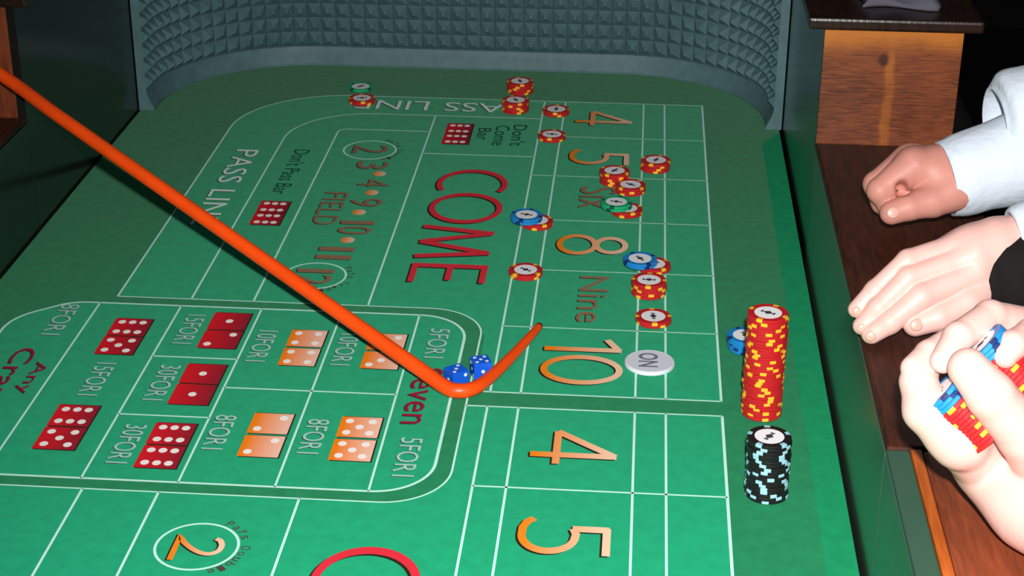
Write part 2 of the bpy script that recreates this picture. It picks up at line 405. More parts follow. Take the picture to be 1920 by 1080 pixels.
# rubber bumper with rows of moulded pyramids, following the rounded far end
def bumper():
    r = 0.235; path = []
    x0, x1, yb = XL + 0.0015, XR - 0.0015, YB - 0.001
    L1 = (yb - r) - YE
    N = 14
    # start at left end, go round
    pts = [(x0, YE), (x0, YE + L1)]
    for i in range(1, 40): 
        a = math.pi - i / 40 * math.pi / 2; pts.append((x0 + r + r * math.cos(a), yb - r + r * math.sin(a)))
    pts.append((x0 + r, yb)); pts.append((x1 - r, yb))
    for i in range(1, 40):
        a = math.pi / 2 - i / 40 * math.pi / 2; pts.append((x1 - r + r * math.cos(a), yb - r + r * math.sin(a)))
    pts += [(x1, YE + L1), (x1, YE)]
    P = np.array(pts); seg = np.linalg.norm(np.diff(P, axis=0), axis=1); cum = np.concatenate([[0], np.cumsum(seg)]); T = cum[-1]
    def at(s):
        s = min(max(s, 0), T); x = np.interp(s, cum, P[:, 0]); y = np.interp(s, cum, P[:, 1])
        e = 1e-3; s0, s1 = max(s - e, 0), min(s + e, T)
        tx = np.interp(s1, cum, P[:, 0]) - np.interp(s0, cum, P[:, 0]); ty = np.interp(s1, cum, P[:, 1]) - np.interp(s0, cum, P[:, 1])
        l = math.hypot(tx, ty); return x, y, ty / l, -tx / l       # inward normal
    verts = []; faces = []
    def v(s, off, z):
        x, y, nx, ny = at(s); verts.append((x + nx * off, y + ny * off, z)); return len(verts) - 1
    cols = int(round(T / 0.0228)); ps = T / cols; zb = 0.030; rows = 11; pz = (ZT - 0.002 - zb) / rows
    base, tip = 0.010, 0.0205
    for c in range(cols):
        for k in range(rows):
            s0, s1 = c * ps, (c + 1) * ps; z0, z1 = zb + k * pz, zb + (k + 1) * pz
            g = 0.0009
            q = [v(s0 + g, base, z0 + g), v(s1 - g, base, z0 + g), v(s1 - g, base, z1 - g), v(s0 + g, base, z1 - g)]
            w = 0.0016; sm, zm = (s0 + s1) / 2, (z0 + z1) / 2
            t = [v(sm - w, tip, zm - w), v(sm + w, tip, zm - w), v(sm + w, tip, zm + w), v(sm - w, tip, zm + w)]
            faces.append(tuple(t))
            for i in range(4): faces.append((q[i], q[(i + 1) % 4], t[(i + 1) % 4], t[i]))
            o = [v(s0, base - 0.002, z0), v(s1, base - 0.002, z0), v(s1, base - 0.002, z1), v(s0, base - 0.002, z1)]
            for i in range(4): faces.append((o[i], o[(i + 1) % 4], q[(i + 1) % 4], q[i]))
    # smooth foot strip below, flaring out on to the felt
    prof = [(0.0, 0.0004), (0.0225, 0.0004), (0.0225, 0.004), (0.0150, 0.020), (0.0125, 0.0285), (0.008, 0.0300)]
    n = cols * 2
    rowsv = [[v(i * T / n, o, z) for (o, z) in prof] for i in range(n + 1)]
    for i in range(n):
        for k in range(len(prof) - 1):
            faces.append((rowsv[i][k], rowsv[i][k + 1], rowsv[i + 1][k + 1], rowsv[i + 1][k]))
    # back and end faces of the sheet
    back = [[v(i * T / n, 0, z) for z in (0.0004, ZT - 0.002)] for i in range(n + 1)]
    for i in range(n): faces.append((back[i][0], back[i][1], back[i + 1][1], back[i + 1][0]))
    top = [[v(i * T / n, o, ZT - 0.002) for o in (0, base)] for i in range(n + 1)]
    for i in range(n): faces.append((top[i][0], top[i][1], top[i + 1][1], top[i + 1][0]))
    for s in (0, T):
        e = [v(s, o, z) for (o, z) in ((0, 0.0004), (0.0225, 0.0004), (0.0225, 0.004), (0.0150, 0.020), (0.0125, 0.0285), (0.0125, ZT - 0.002), (0, ZT - 0.002))]
        faces.append(tuple(e))
    me = pymesh('rubber_bumper', verts, faces)
    return me
rb = part('rubber_bumper', bumper(), [M_RUBBER])
rb['label'] = 'dark teal rubber bumper moulded in rows of pyramids'

# ------------------------------------------------------------------ print on the felt (sub-parts of the felt)
Z_AREA, Z_LINE, Z_SH, Z_GL, Z_PIP = 0.0003, 0.0006, 0.0007, 0.0009, 0.0011
def fprint(name, mesh, mats): return part(name, mesh, mats, felt)
def poly(name, pts, z, m):
    return fprint(name, pymesh(name, [(x, y, z) for x, y in pts], [tuple(range(len(pts)))]), [m])
def arc(cx, cy, r, a0, a1, n=14):
    return [(cx + r * math.cos(math.radians(a0 + (a1 - a0) * i / n)), cy + r * math.sin(math.radians(a0 + (a1 - a0) * i / n))) for i in range(n + 1)]
def ribbon(pts, hw, closed=False, pen=None):
    """verts and quads of a stripe of half width hw along 2D pts; pen=(ax, ay) elliptical nib half sizes"""
    n = len(pts); V = []; F = []
    for i in range(n):
        p0 = pts[(i - 1) % n] if closed else pts[max(i - 1, 0)]; p1 = pts[(i + 1) % n] if closed else pts[min(i + 1, n - 1)]
        c = pts[i]
        d0 = Vector((c[0] - p0[0], c[1] - p0[1])); d1 = Vector((p1[0] - c[0], p1[1] - c[1]))
        if d0.length < 1e-9: d0 = d1
        if d1.length < 1e-9: d1 = d0
        d0.normalize(); d1.normalize(); t = (d0 + d1)
        if t.length < 1e-6: t = d1
        t.normalize(); nrm = Vector((-t.y, t.x)); mit = 1 / max(0.45, abs(nrm.dot(Vector((-d1.y, d1.x)))))
        w = hw if pen is None else math.hypot(pen[0] * nrm.x, pen[1] * nrm.y)
        V.append((c[0] + nrm.x * w * mit, c[1] + nrm.y * w * mit)); V.append((c[0] - nrm.x * w * mit, c[1] - nrm.y * w * mit))
    m = n if closed else n - 1
    for i in range(m):
        j = (i + 1) % n; F.append((2 * i + 1, 2 * j + 1, 2 * j, 2 * i))
    return V, F
def line(pts, closed=False, hw=0.00118, name='bet_line', m=None):
    V, F = ribbon(pts, hw, closed)
    return fprint(name, pymesh(name, [(x, y, Z_LINE) for x, y in V], F), [m or M_LINE])

Xl, Xe, Xd, Xc, Xb, Xr = -0.129, -0.1072, -0.0759, 0.0408, 0.0717, 0.1278
S1, S2, S3, S4 = -0.5502, -0.4650, -0.3936, -0.2628
Y = [0.656, 0.5025, 0.3482, 0.1946, 0.0411, -0.1127, -0.2664]
Zr = [-0.2971, -0.4502, -0.6035, -0.757, -0.910, -1.064, -1.217]
QT, PT, PB, QB = -0.0753, -0.0935, -0.4681, -0.4861
P1, P2, P3, P4, P5, P6 = -0.565, -0.4719, -0.3801, -0.2891, -0.2018, -0.146
PL = -0.652
# lighter printed fields
outerA = [(S1, QT), (S1, 0.500)] + arc(S1 + 0.155, 0.500, 0.155, 180, 90)[1:] + [(Xr, 0.656), (Xr, Y[6]), (Xe - 0.0145, Y[6])]
cornQ = arc(Xl - 0.062, QT - 0.062 + 0.0, 0.062, 0, 90)
areaA = [(S1, QT)] + [(S1, 0.500)] + arc(S1 + 0.155, 0.500, 0.155, 180, 90)[1:] + [(Xr, 0.656), (Xr, Y[6]), (Xl + 0.0045, Y[6]), (Xl + 0.0045, QT - 0.062)] + cornQ[1:]
poly('printed_field', areaA, Z_AREA, M_AREA)
pin = [(PL, PB + 0.08)] + [(PL, PT - 0.075)] + arc(PL + 0.06, PT - 0.075, 0.060, 180, 130, 6)[1:] + arc(PL + 0.075, PT - 0.055, 0.055, 120, 90, 6) + [(P6 - 0.055, PT)] + arc(P6 - 0.055, PT - 0.055, 0.055, 90, 0)[1:] + arc(P6 - 0.055, PB + 0.055, 0.055, 0, -90)[0:] + [(PL + 0.06, PB)] + arc(PL + 0.06, PB + 0.06, 0.06, 270, 180)[1:]
poly('printed_field', pin, Z_AREA, M_AREA)
cornB = arc(Xl - 0.062, QB + 0.062, 0.062, -90, 0)
poly('printed_field', [(S1, QB)] + cornB + [(Xl, Zr[0]), (Xr, Zr[0]), (Xr, -1.36), (S1, -1.36)], Z_AREA, M_AREA)
# margin strip in a lighter green along the long side
for a, b in ((0.2085, XR - 0.0046), (XL + 0.0031, -0.674)):
    if a > 0: poly('felt_margin', [(a, YN + 0.01), (b, YN + 0.01), (b, 0.55), (a, 0.50)], Z_AREA, M_EDGE)

# far block, right part: place bets
line([(S1, QT)] + [(S1, 0.500)] + arc(S1 + 0.155, 0.500, 0.155, 180, 90)[1:] + [(Xr, 0.656)])
line([(S2, QT), (S2, 0.460)] + arc(S2 + 0.115, 0.4605, 0.115, 180, 90)[1:] + [(Xe, 0.5755)])
line([(S3, QT), (S3, 0.492)] + arc(S3 + 0.014, 0.4920, 0.014, 180, 90, 5)[1:] + [(S4, 0.506)])
line([(S4, QT), (S4, 0.5755)])
line([(S4, 0.4174), (Xe, 0.4174)])
line([(S1, QT), (Xl - 0.062, QT)] + cornQ[::-1][1:] + [(Xl, QB + 0.062)] + cornB[::-1][1:] + [(S1 - 0.2, QB)][0:1], hw=0.0010)
line([(Xe, 0.656), (Xe, Y[6])]); line([(Xd, 0.656), (Xd, Y[6])]); line([(Xc, 0.656), (Xc, Y[6])]); line([(Xb, 0.656), (Xb, Y[6])])
line([(Xr, 0.656), (Xr, Y[6])], hw=0.0013)
for k in (1, 2, 3, 4, 5): line([(Xe if k != 1 else Xd, Y[k]), (Xr, Y[k])], hw=0.0009)
line([(Xl + 0.0045, Y[6]), (Xr, Y[6])])
# near block
line([(Xl, Zr[0]), (Xr, Zr[0])])
for x in (Xe, Xd, Xc, Xb): line([(x, Zr[0]), (x, -1.22)], hw=0.00118)
line([(Xr, Zr[0]), (Xr, -1.22)], hw=0.0014)
for k in (1, 2, 3, 4, 5, 6): line([(Xe, Zr[k]), (Xr, Zr[k])])
for x in (S1, S2, S3, S4): line([(x, QB), (x, -1.22)], hw=0.0012)
# proposition box
line(pin, closed=True, hw=0.00150)
for x in (P1, P2, P3, P4, P5): line([(x, PT), (x, PB)], hw=0.00110)
line([(P2, -0.2178), (P3, -0.2178)]); line([(P2, -0.3446), (P3, -0.3446)]); line([(P3, -0.2808), (P5, -0.2808)])
# field circles
def circle(cx, cy, r=0.0362, hw=0.00125):
    line([(cx + r * math.cos(i / 48 * 2 * math.pi), cy + r * math.sin(i / 48 * 2 * math.pi)) for i in range(48)], True, hw, 'field_ring')
circle(-0.337, 0.4238); circle(-0.337, 0.0006); circle(-0.337, -0.5714)
for y in (0.3335, 0.2650, 0.1970, 0.1075):
    rx, ry = 0.0086, 0.0092
    c = [(-0.316 + (0.006 if y > 0.2 else 0) + rx * math.cos(i / 20 * 6.2832), y + ry * math.sin(i / 20 * 6.2832)) for i in range(20)]
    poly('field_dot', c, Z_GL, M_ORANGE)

# glyph strokes: u along the reading direction (towards -Y), v up the letter (towards +X)
def ell(cu, cv, ru, rv, a0, a1, n=28):
    return [(cu + ru * math.cos(math.radians(a0 + (a1 - a0) * i / n)), cv + rv * math.sin(math.radians(a0 + (a1 - a0) * i / n))) for i in range(n + 1)]
GLYPH = {
    '4': [[(0.74, 0.0), (0.74, 0.99)], [(0.06, 0.30), (1.0, 0.30)], [(0.06, 0.29), (0.74, 0.97)]],
    '5': [[(0.26, 0.925), (1.0, 0.925)], [(0.30, 0.95), (0.30, 0.56)], [(0.30, 0.57), (0.45, 0.60)] + ell(0.50, 0.31, 0.43, 0.285, 75, -95, 24) + [(0.30, 0.03), (0.15, 0.07), (0.05, 0.14)]],
    '8': [('c', ell(0.5, 0.275, 0.44, 0.26, 0, 360, 40)[:-1]), ('c', ell(0.5, 0.765, 0.36, 0.21, 0, 360, 40)[:-1])],
    '1': [[(0.80, 0.0), (0.80, 0.99)], [(0.80, 0.96), (0.10, 0.80)]],
    '0': [('c', ell(0.5, 0.5, 0.43, 0.475, 0, 360, 48)[:-1])],
    'C': [ell(0.66, 0.5, 0.60, 0.47, 60, 180, 22)[0:] + ell(0.66, 0.5, 0.60, 0.47, 180, 300, 22)[1:]],
    'O': [('c', ell(0.5, 0.5, 0.45, 0.47, 0, 360, 48)[:-1])],
    'M': [[(0.06, 0.0), (0.22, 0.97)], [(0.22, 0.95), (0.52, 0.02)], [(0.52, 0.02), (0.80, 0.95)], [(0.80, 0.97), (0.95, 0.0)]],
    'E': [[(0.10, 0.02), (0.10, 0.98)], [(0.0, 0.95), (0.97, 0.95)], [(0.1, 0.51), (0.86, 0.51)], [(0.0, 0.05), (1.0, 0.05)]],
}
def merge_to_mesh(name, layers):
    """layers: list of (V2d, F, z, material index)"""
    V = []; F = []; I = []
    for v2, f, z, mi in layers:
        o = len(V); V += [(x, y, z) for x, y in v2]
        for q in f: F.append(tuple(i + o for i in q)); I.append(mi)
    me = pymesh(name, V, F); me.polygons.foreach_set('material_index', I); return me
def glyph(ch, x0, x1, ya, yb, m, pen=(0.0036, 0.0048), shadow=(-0.0020, -0.0016), name='printed_numeral'):
    def tr(p): return (x0 + p[1] * (x1 - x0), ya + p[0] * (yb - ya))
    layers = []
    for n, st in enumerate(GLYPH[ch]):
        closed = st[0] == 'c'
        pts = [tr(p) for p in (st[1] if closed else st)]
        V, F = ribbon(pts, 0, closed, pen)
        layers.append((V, F, Z_GL + n * 0.00006, 0))
        if shadow: layers.append(([(x + shadow[0], y + shadow[1]) for x, y in V], F, Z_SH + n * 0.00002, 1))
    o = fprint(name, merge_to_mesh(name, layers), [m, M_SHADE]); return o
NX0, NX1 = -0.0580, 0.0255
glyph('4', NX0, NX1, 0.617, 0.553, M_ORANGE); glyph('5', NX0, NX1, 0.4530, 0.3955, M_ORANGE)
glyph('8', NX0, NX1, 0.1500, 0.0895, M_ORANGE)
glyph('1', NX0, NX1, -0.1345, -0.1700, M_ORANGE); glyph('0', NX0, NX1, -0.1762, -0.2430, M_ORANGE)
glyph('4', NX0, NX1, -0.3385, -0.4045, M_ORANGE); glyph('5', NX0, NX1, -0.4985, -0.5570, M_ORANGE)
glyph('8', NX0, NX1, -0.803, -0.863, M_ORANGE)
CX0, CX1 = -0.2285, -0.1365
for ch, a, b in (('C', 0.360, 0.280), ('O', 0.275, 0.173), ('M', 0.166, 0.062), ('E', 0.047, -0.006)):
    glyph(ch, CX0, CX1, a, b, M_RED, (0.0037, 0.0056), (-0.0022, -0.0024), 'printed_letter')
for ch, a, b in (('C', -0.5605, -0.640), ('O', -0.645, -0.747), ('M', -0.754, -0.858), ('E', -0.873, -0.926)):
    glyph(ch, CX0, CX1, a, b, M_RED, (0.0037, 0.0056), (-0.0022, -0.0024), 'printed_letter')

# lettering from the built-in typeface
_tc = {}
def text_tris(s, spacing=1.0, bold=0.0):
    key = (s, spacing, bold)
    if key in _tc: return _tc[key]
    cu = bpy.data.curves.new('t', 'FONT'); cu.body = s; cu.resolution_u = 3; cu.offset = bold; cu.space_character = spacing
    cu.fill_mode = 'BOTH'; cu.dimensions = '2D'
    o = bpy.data.objects.new('t', cu); COL.objects.link(o)
    bpy.context.view_layer.update()
    dg = bpy.context.evaluated_depsgraph_get(); me = o.evaluated_get(dg).to_mesh()
    V = np.array([v.co[:2] for v in me.vertices]); F = [tuple(p.vertices) for p in me.polygons]
    o.evaluated_get(dg).to_mesh_clear(); bpy.data.objects.remove(o); bpy.data.curves.remove(cu)
    lo, hi = V.min(0), V.max(0); V = (V - lo) / (hi - lo)
    _tc[key] = (V, F); return V, F
def lettering(s, x0, x1, ya, yb, m, mode='down', shadow=None, name='printed_lettering', thin=None):
    """fit s into the felt rectangle; down: reads towards -Y; back: reads towards -X, upside down"""
    V, F = text_tris(s)
    if mode == 'down': W = [(x0 + v * (x1 - x0), ya + u * (yb - ya)) for u, v in V]
    else: W = [(x0 + u * (x1 - x0), ya + v * (yb - ya)) for u, v in V]
    if shadow: fprint('lettering_outline', merge_to_mesh('lettering_outline', [([(x + shadow[0], y + shadow[1]) for x, y in W], F, Z_SH, 0)]), [M_SHADE])
    return fprint(name, merge_to_mesh(name, [(W, F, Z_GL, 0)]), [m])
SH = (-0.0012, -0.0010)
lettering('PASS', -0.5205, -0.4890, 0.408, 0.2835, M_LTXT, 'down', SH)
lettering('LINE', -0.5205, -0.4890, 0.258, 0.138, M_LTXT, 'down', SH)
lettering('PASS', -0.141, -0.2545, 0.6365, 0.5965, M_LTXT, 'back', SH)
lettering('LINE', -0.2785, -0.387, 0.6365, 0.5965, M_LTXT, 'back', SH)
lettering("Don't Pass Bar", -0.4405, -0.4180, 0.415, 0.250, M_DTXT)
lettering("Don't", -0.1455, -0.1250, 0.545, 0.458, M_DTXT)
lettering('Come', -0.1705, -0.1500, 0.540, 0.457, M_DTXT)
lettering('Bar', -0.1945, -0.1760, 0.527, 0.478, M_DTXT)
lettering('FIELD', -0.3700, -0.3395, 0.262, 0.153, M_BTXT, 'down', (-0.0012, -0.0008))
for s, a, b in (('3', 0.3790, 0.3500), ('4', 0.3125, 0.2865), ('9', 0.2450, 0.2180), ('1', 0.1690, 0.1575), ('0', 0.1510, 0.1265), ('1', 0.0850, 0.0735), ('1', 0.0605, 0.0490)):
    dx = -0.012 if s == '3' or a < 0.1 else 0.0
    lettering(s, -0.3335 + dx, -0.2910 + dx, a, b, M_BTXT, 'down', (-0.0014, -0.0010), 'printed_numeral')
lettering('2', -0.3600, -0.3120, 0.4415, 0.4095, M_BTXT, 'down', (-0.0014, -0.0010), 'printed_numeral')
lettering('1', -0.3600, -0.3160, 0.0190, 0.0085, M_BTXT, 'down', (-0.0014, -0.0010), 'printed_numeral')
lettering('2', -0.3600, -0.3160, 0.0030, -0.0245, M_BTXT, 'down', (-0.0014, -0.0010), 'printed_numeral')
# curling orange 2 of the near field circle
def two(x0, x1, ya, yb):
    def tr(p): return (x0 + p[1] * (x1 - x0), ya + p[0] * (yb - ya))
    st = [(1.0, 0.05), (0.5, 0.05), (0.04, 0.05)] + [tuple(q) for q in catmull([(0.10, 0.10), (0.30, 0.22), (0.52, 0.42), (0.66, 0.62), (0.68, 0.80), (0.55, 0.94), (0.32, 0.97), (0.12, 0.90), (0.05, 0.80)], 4)]
    V, F = ribbon([tr(p) for p in st], 0, False, (0.0026, 0.0026))
    fprint('printed_numeral', merge_to_mesh('printed_numeral', [(V, F, Z_GL, 0)]), [M_ORANGE])
    fprint('lettering_outline', merge_to_mesh('lettering_outline', [([(x - 0.0016, y - 0.001) for x, y in V], F, Z_SH, 0)]), [M_SHADE])
two(-0.3575, -0.3140, -0.5570, -0.5945)
def arc_text(s, cx, cy, r, a0, a1, h, m):
    layers = []
    for i, ch in enumerate(s):
        if ch == ' ': continue
        V, F = text_tris(ch); a = math.radians(a0 + (a1 - a0) * (i + 0.5) / len(s))
        w = abs(math.radians(a1 - a0)) * r / len(s) * 0.72; hh = h if (ch.isupper() or ch in 'bdlpy') else h * 0.72
        rad = Vector((math.cos(a), math.sin(a))); tan = Vector((math.sin(a), -math.cos(a)))
        W = [((cx + rad.x * (r + v * hh) + tan.x * (u - 0.5) * w), (cy + rad.y * (r + v * hh) + tan.y * (u - 0.5) * w)) for u, v in V]
        layers.append((W, F, Z_GL, 0))
    fprint('printed_lettering', merge_to_mesh('printed_lettering', layers), [m])
arc_text('Pays Double', -0.337, 0.4238, 0.0385, 68, -62, 0.0085, M_ATXT)
arc_text('Pays Triple', -0.337, 0.0006, 0.0385, 40, -88, 0.0085, M_ATXT)
arc_text('Pays Double', -0.337, -0.5714, 0.0390, 66, -66, 0.0085, M_ATXT)
for y0 in (0,):
    for nm, xa, xb, ya, yb in (('SixS', -0.039, 0.010, 0.3125, 0.238), ('Nine', -0.0215, 0.0060, 0.0270, -0.0955)):
        lettering('Six' if nm == 'SixS' else 'Nine', xa - (0 if nm == 'SixS' else 0.006), xb, ya, yb, M_BTXT, 'down', (-0.0012, -0.0010), 'printed_word')
# payout lettering of the proposition box
for s, xa, ya, yb in (('8FOR1', -0.606, -0.1015, -0.1790), ('15FOR1', -0.5255, -0.2385, -0.3105), ('15FOR1', -0.4590, -0.1160, -0.1875),
                      ('10FOR1', -0.3715, -0.1480, -0.2215), ('10FOR1', -0.2810, -0.1480, -0.2222), ('30FOR1', -0.4565, -0.2375, -0.3146),
                      ('30FOR1', -0.4580, -0.3650, -0.4392), ('8FOR1', -0.3740, -0.3386, -0.4060), ('8FOR1', -0.2810, -0.3390, -0.4062),
                      ('5FOR1', -0.1848, -0.1266, -0.1970), ('5FOR1', -0.1848, -0.3674, -0.4400)):
    lettering(s, xa, xa + 0.0215, ya, yb, M_STXT, 'down', (-0.0007, -0.0006))
lettering('Seven', -0.1900, -0.1600, -0.2200, -0.3400, M_DRED, 'down', (-0.0009, -0.0008))
lettering('Craps', -0.6270, -0.5960, -0.2120, -0.3500, M_DRED, 'down', (-0.0009, -0.0008))
lettering('Any', -0.5925, -0.5745, -0.2420, -0.3120, M_DRED, 'down', (-0.0009, -0.0008))

# printed dice faces
PIPS = {1: [(0, 0)], 2: [(-1, -1), (1, 1)], 3: [(-1, -1), (0, 0), (1, 1)], 4: [(-1, -1), (1, -1), (-1, 1), (1, 1)],
        5: [(-1, -1), (1, -1), (-1, 1), (1, 1), (0, 0)], 6: [(-1, -1), (0, -1), (1, -1), (-1, 1), (0, 1), (1, 1)]}
def die_print(n, x0, x1, ya, yb, m):
    cx, cy, hx, hy = (x0 + x1) / 2, (ya + yb) / 2, (x1 - x0) / 2, (ya - yb) / 2
    layers = [([(x0, yb), (x1, yb), (x1, ya), (x0, ya)], [(0, 1, 2, 3)], Z_GL, 0),
              ([(x0 + 0.0016, yb - 0.0012), (x1 + 0.0016, yb - 0.0012), (x1 + 0.0016, ya + 0.0012), (x0 + 0.0016, ya + 0.0012)], [(0, 1, 2, 3)], Z_SH, 2)]
    for px, py in PIPS[n]:
        c = [(cx + px * hx * 0.56 + 0.0042 * math.cos(i / 14 * 6.2832), cy + py * hy * 0.56 + 0.0046 * math.sin(i / 14 * 6.2832)) for i in range(14)]
        layers.append((c, [tuple(range(14))], Z_PIP, 1))
    fprint('printed_die', merge_to_mesh('printed_die', layers), [m, M_PIP, M_SHADE])
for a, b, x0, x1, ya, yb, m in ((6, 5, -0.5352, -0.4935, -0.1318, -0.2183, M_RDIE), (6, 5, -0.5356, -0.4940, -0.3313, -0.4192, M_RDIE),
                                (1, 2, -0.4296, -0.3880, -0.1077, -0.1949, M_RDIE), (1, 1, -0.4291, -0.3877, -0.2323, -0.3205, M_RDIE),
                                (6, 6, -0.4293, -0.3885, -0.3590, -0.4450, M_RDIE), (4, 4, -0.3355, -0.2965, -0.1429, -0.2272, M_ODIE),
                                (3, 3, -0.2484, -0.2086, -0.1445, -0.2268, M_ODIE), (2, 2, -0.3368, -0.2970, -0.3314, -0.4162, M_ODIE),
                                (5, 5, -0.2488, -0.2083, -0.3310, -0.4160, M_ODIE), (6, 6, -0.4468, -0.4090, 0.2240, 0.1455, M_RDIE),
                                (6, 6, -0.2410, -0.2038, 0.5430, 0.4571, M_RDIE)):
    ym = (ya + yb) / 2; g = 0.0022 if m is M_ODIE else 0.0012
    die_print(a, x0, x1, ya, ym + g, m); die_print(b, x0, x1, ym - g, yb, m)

# ------------------------------------------------------------------ casino chips
CR, CT = 0.0200, 0.0033
def chip_meshes():
    bm = bmesh.new(); N = 36
    prof = [(0.0, 0.0), (CR - 0.0005, 0.0), (CR, 0.0005), (CR, CT - 0.0005), (CR - 0.0005, CT - 0.00005), (0.0138, CT - 0.00005), (0.0136, CT - 0.00025), (0.0, CT - 0.00025)]
    rings = []
    for r, z in prof:
        if r == 0: rings.append([bm.verts.new((0, 0, z))])
        else: rings.append([bm.verts.new((r * math.cos(2 * math.pi * i / N), r * math.sin(2 * math.pi * i / N), z)) for i in range(N)])
    for a, b in zip(rings[:-1], rings[1:]):
        for i in range(N):
            j = (i + 1) % N
            if len(a) == 1: bm.faces.new((a[0], b[j], b[i]))
            elif len(b) == 1: bm.faces.new((a[i], a[j], b[0]))
            else: bm.faces.new((a[i], a[j], b[j], b[i]))
    body = bpy.data.meshes.new('chip_body'); bm.to_mesh(body); bm.free()
    for p in body.polygons: p.use_smooth = False
    def disc(name, r, z0, z1, n=28):
        V = [(0, 0, z1)] + [(r * math.cos(2 * math.pi * i / n), r * math.sin(2 * math.pi * i / n), z1) for i in range(n)] + [(r * math.cos(2 * math.pi * i / n), r * math.sin(2 * math.pi * i / n), z0) for i in range(n)]
        F = [(0, 1 + i, 1 + (i + 1) % n) for i in range(n)] + [(1 + i, 1 + n + i, 1 + n + (i + 1) % n, 1 + (i + 1) % n) for i in range(n)]
        return pymesh(name, V, F)
    inlay = disc('chip_inlay', 0.01345, CT - 0.0003, CT - 0.00008)
    # dark centre print: a small diamond between two bars inside a fine ring
    V = []; F = []
    def add(pts, z=CT - 0.00003):
        o = len(V); V.extend([(x, y, z) for x, y in pts]); F.append(tuple(range(o, o + len(pts))))
    add([(-0.0052, 0), (0, -0.0040), (0.0052, 0), (0, 0.0040)])
    for s in (-1, 1):
        add([(s * 0.0062 - 0.0012, -0.0021), (s * 0.0062 + 0.0012, -0.0021), (s * 0.0062 + 0.0012, 0.0021), (s * 0.0062 - 0.0012, 0.0021)])
    mark = pymesh('chip_mark', V, F)
    # one edge spot: wraps the rim from the top face over the side
    V = []; F = []; n = 6; half = math.radians(9); e = 0.00012
    sp = [(CR * 0.79, CT + 0.00003), (CR - 0.0005, CT + 0.00003), (CR + e, CT - 0.0005), (CR + e, 0.0005), (CR - 0.0005, -0.00001)]
    for i in range(n + 1):
        a = -half + 2 * half * i / n
        for r, z in sp: V.append((r * math.cos(a), r * math.sin(a), z))
    k = len(sp)
    for i in range(n):
        for q in range(k - 1): F.append((i * k + q, i * k + q + 1, (i + 1) * k + q + 1, (i + 1) * k + q))
    V2 = [(x, y, z) for x, y, z in V]; F2 = [tuple(reversed(f)) for f in F]
    spot = pymesh('chip_spot', V2, F2)
    return body, inlay, mark, spot
CB, CI, CM, CS = chip_meshes()
CI.materials.append(M_INLAY); CM.materials.append(M_MARK)
CHIPM = {}
for k, (mb, ms) in CHIP.items():
    b = CB.copy(); b.name = 'chip_body_' + k; b.materials.append(mb)
    s = CS.copy(); s.name = 'chip_spot_' + k; s.materials.append(ms)
    CHIPM[k] = (b, s)
NSPOT = {'red': 4, 'blue': 4, 'green': 4, 'black': 5}
def chip(colour, loc, rz, label, group, matrix=None):
    root = empty('casino_chip', loc, rz)
    if matrix is not None: root.matrix_world = matrix @ Matrix.Rotation(rz, 4, 'Z')
    tag(root, label, 'casino chip', group)
    b, s = CHIPM[colour]
    link('body', b, root); link('inlay', CI, root); link('mark', CM, root)
    n = NSPOT[colour]
    for i in range(n):
        o = link('edge_spot', s, root); o.rotation_euler = (0, 0, 2 * math.pi * i / n)
    return root
ORD = ['', 'first', 'second', 'third', 'fourth', 'fifth', 'sixth', 'seventh', 'eighth', 'ninth', 'tenth', 'eleventh', 'twelfth', 'thirteenth', 'fourteenth', 'fifteenth', 'sixteenth', 'seventeenth', 'eighteenth', 'nineteenth', 'twentieth']
def nth(i, n):
    """place of chip i (0 = bottom) in a pile of n, counted from the nearer end"""
    if n == 1: return None
    if i == n - 1: return 'top'
    if i == 0: return 'bottom'
    up, dn = i + 1, n - i
    def w(k):
        return ORD[k] if k <= 20 else 'twenty ' + ORD[k - 20]
    return (w(up) + ' from bottom') if up <= dn else (w(dn) + ' from top')
SPOTCOL = {'red': 'red chip', 'blue': 'blue chip', 'green': 'green chip', 'black': 'black chip'}
def pile(colour, x, y, n, where, z0=0.0012, jit=0.0007, lean=(0, 0)):
    for i in range(n):
        p = nth(i, n)
        lab = SPOTCOL[colour] + (', ' + p + ' of ' if p else ' ') + where
        chip(colour, (x + lean[0] * i + random.uniform(-jit, jit), y + lean[1] * i + random.uniform(-jit, jit), z0 + i * (CT + 0.00005)),
             random.uniform(0, 6.28), lab, 'chips: ' + where if n > 1 else None)
Z0 = 0.0012
T2 = Z0 + 2 * (CT + 0.00005)
pile('green', -0.3912, 0.6894, 1, 'lying behind the far pass line near left corner')
pile('red', -0.3787, 0.6246, 2, 'the pair at left end of far pass line')
pile('red', -0.1474, 0.6963, 5, 'the farthest pile beyond the pass line')
pile('red', -0.1480, 0.6081, 5, 'the pile on far pass line beside the letter A')
pile('red', -0.0878, 0.6011, 2, 'the pair left of the far numeral 4')
pile('red', -0.0878, 0.4926, 2, "the pair right of the Don't Come bar")
pile('red', 0.0589, 0.3852, 4, 'the pile right of the far numeral 5')
pile('red', 0.0050, 0.3314, 5, 'the tall pile between numeral 5 and Six')
pile('red', 0.0270, 0.3000, 3, 'the low pile touching the tall pile above Six')
pile('red', 0.0229, 0.2254, 2, 'the pair under the green chips at Six')
pile('green', 0.0097, 0.2292, 2, 'the pair overlapping the red chips at Six', T2)
pile('red', -0.0874, 0.1757, 2, 'the pair under blue chips right of COME')
pile('blue', -0.1010, 0.1763, 2, 'the pair overlapping red chips right of COME', T2)
pile('red', -0.0918, 0.0250, 2, 'the pair left of the word Nine')
pile('red', 0.0581, 0.0554, 2, 'the pair under blue chips right of numeral 8')
pile('blue', 0.0420, 0.0544, 2, 'the pair overlapping red chips right of numeral 8', T2)
pile('red', 0.0530, -0.0136, 5, 'the pile right of the letter N of Nine')
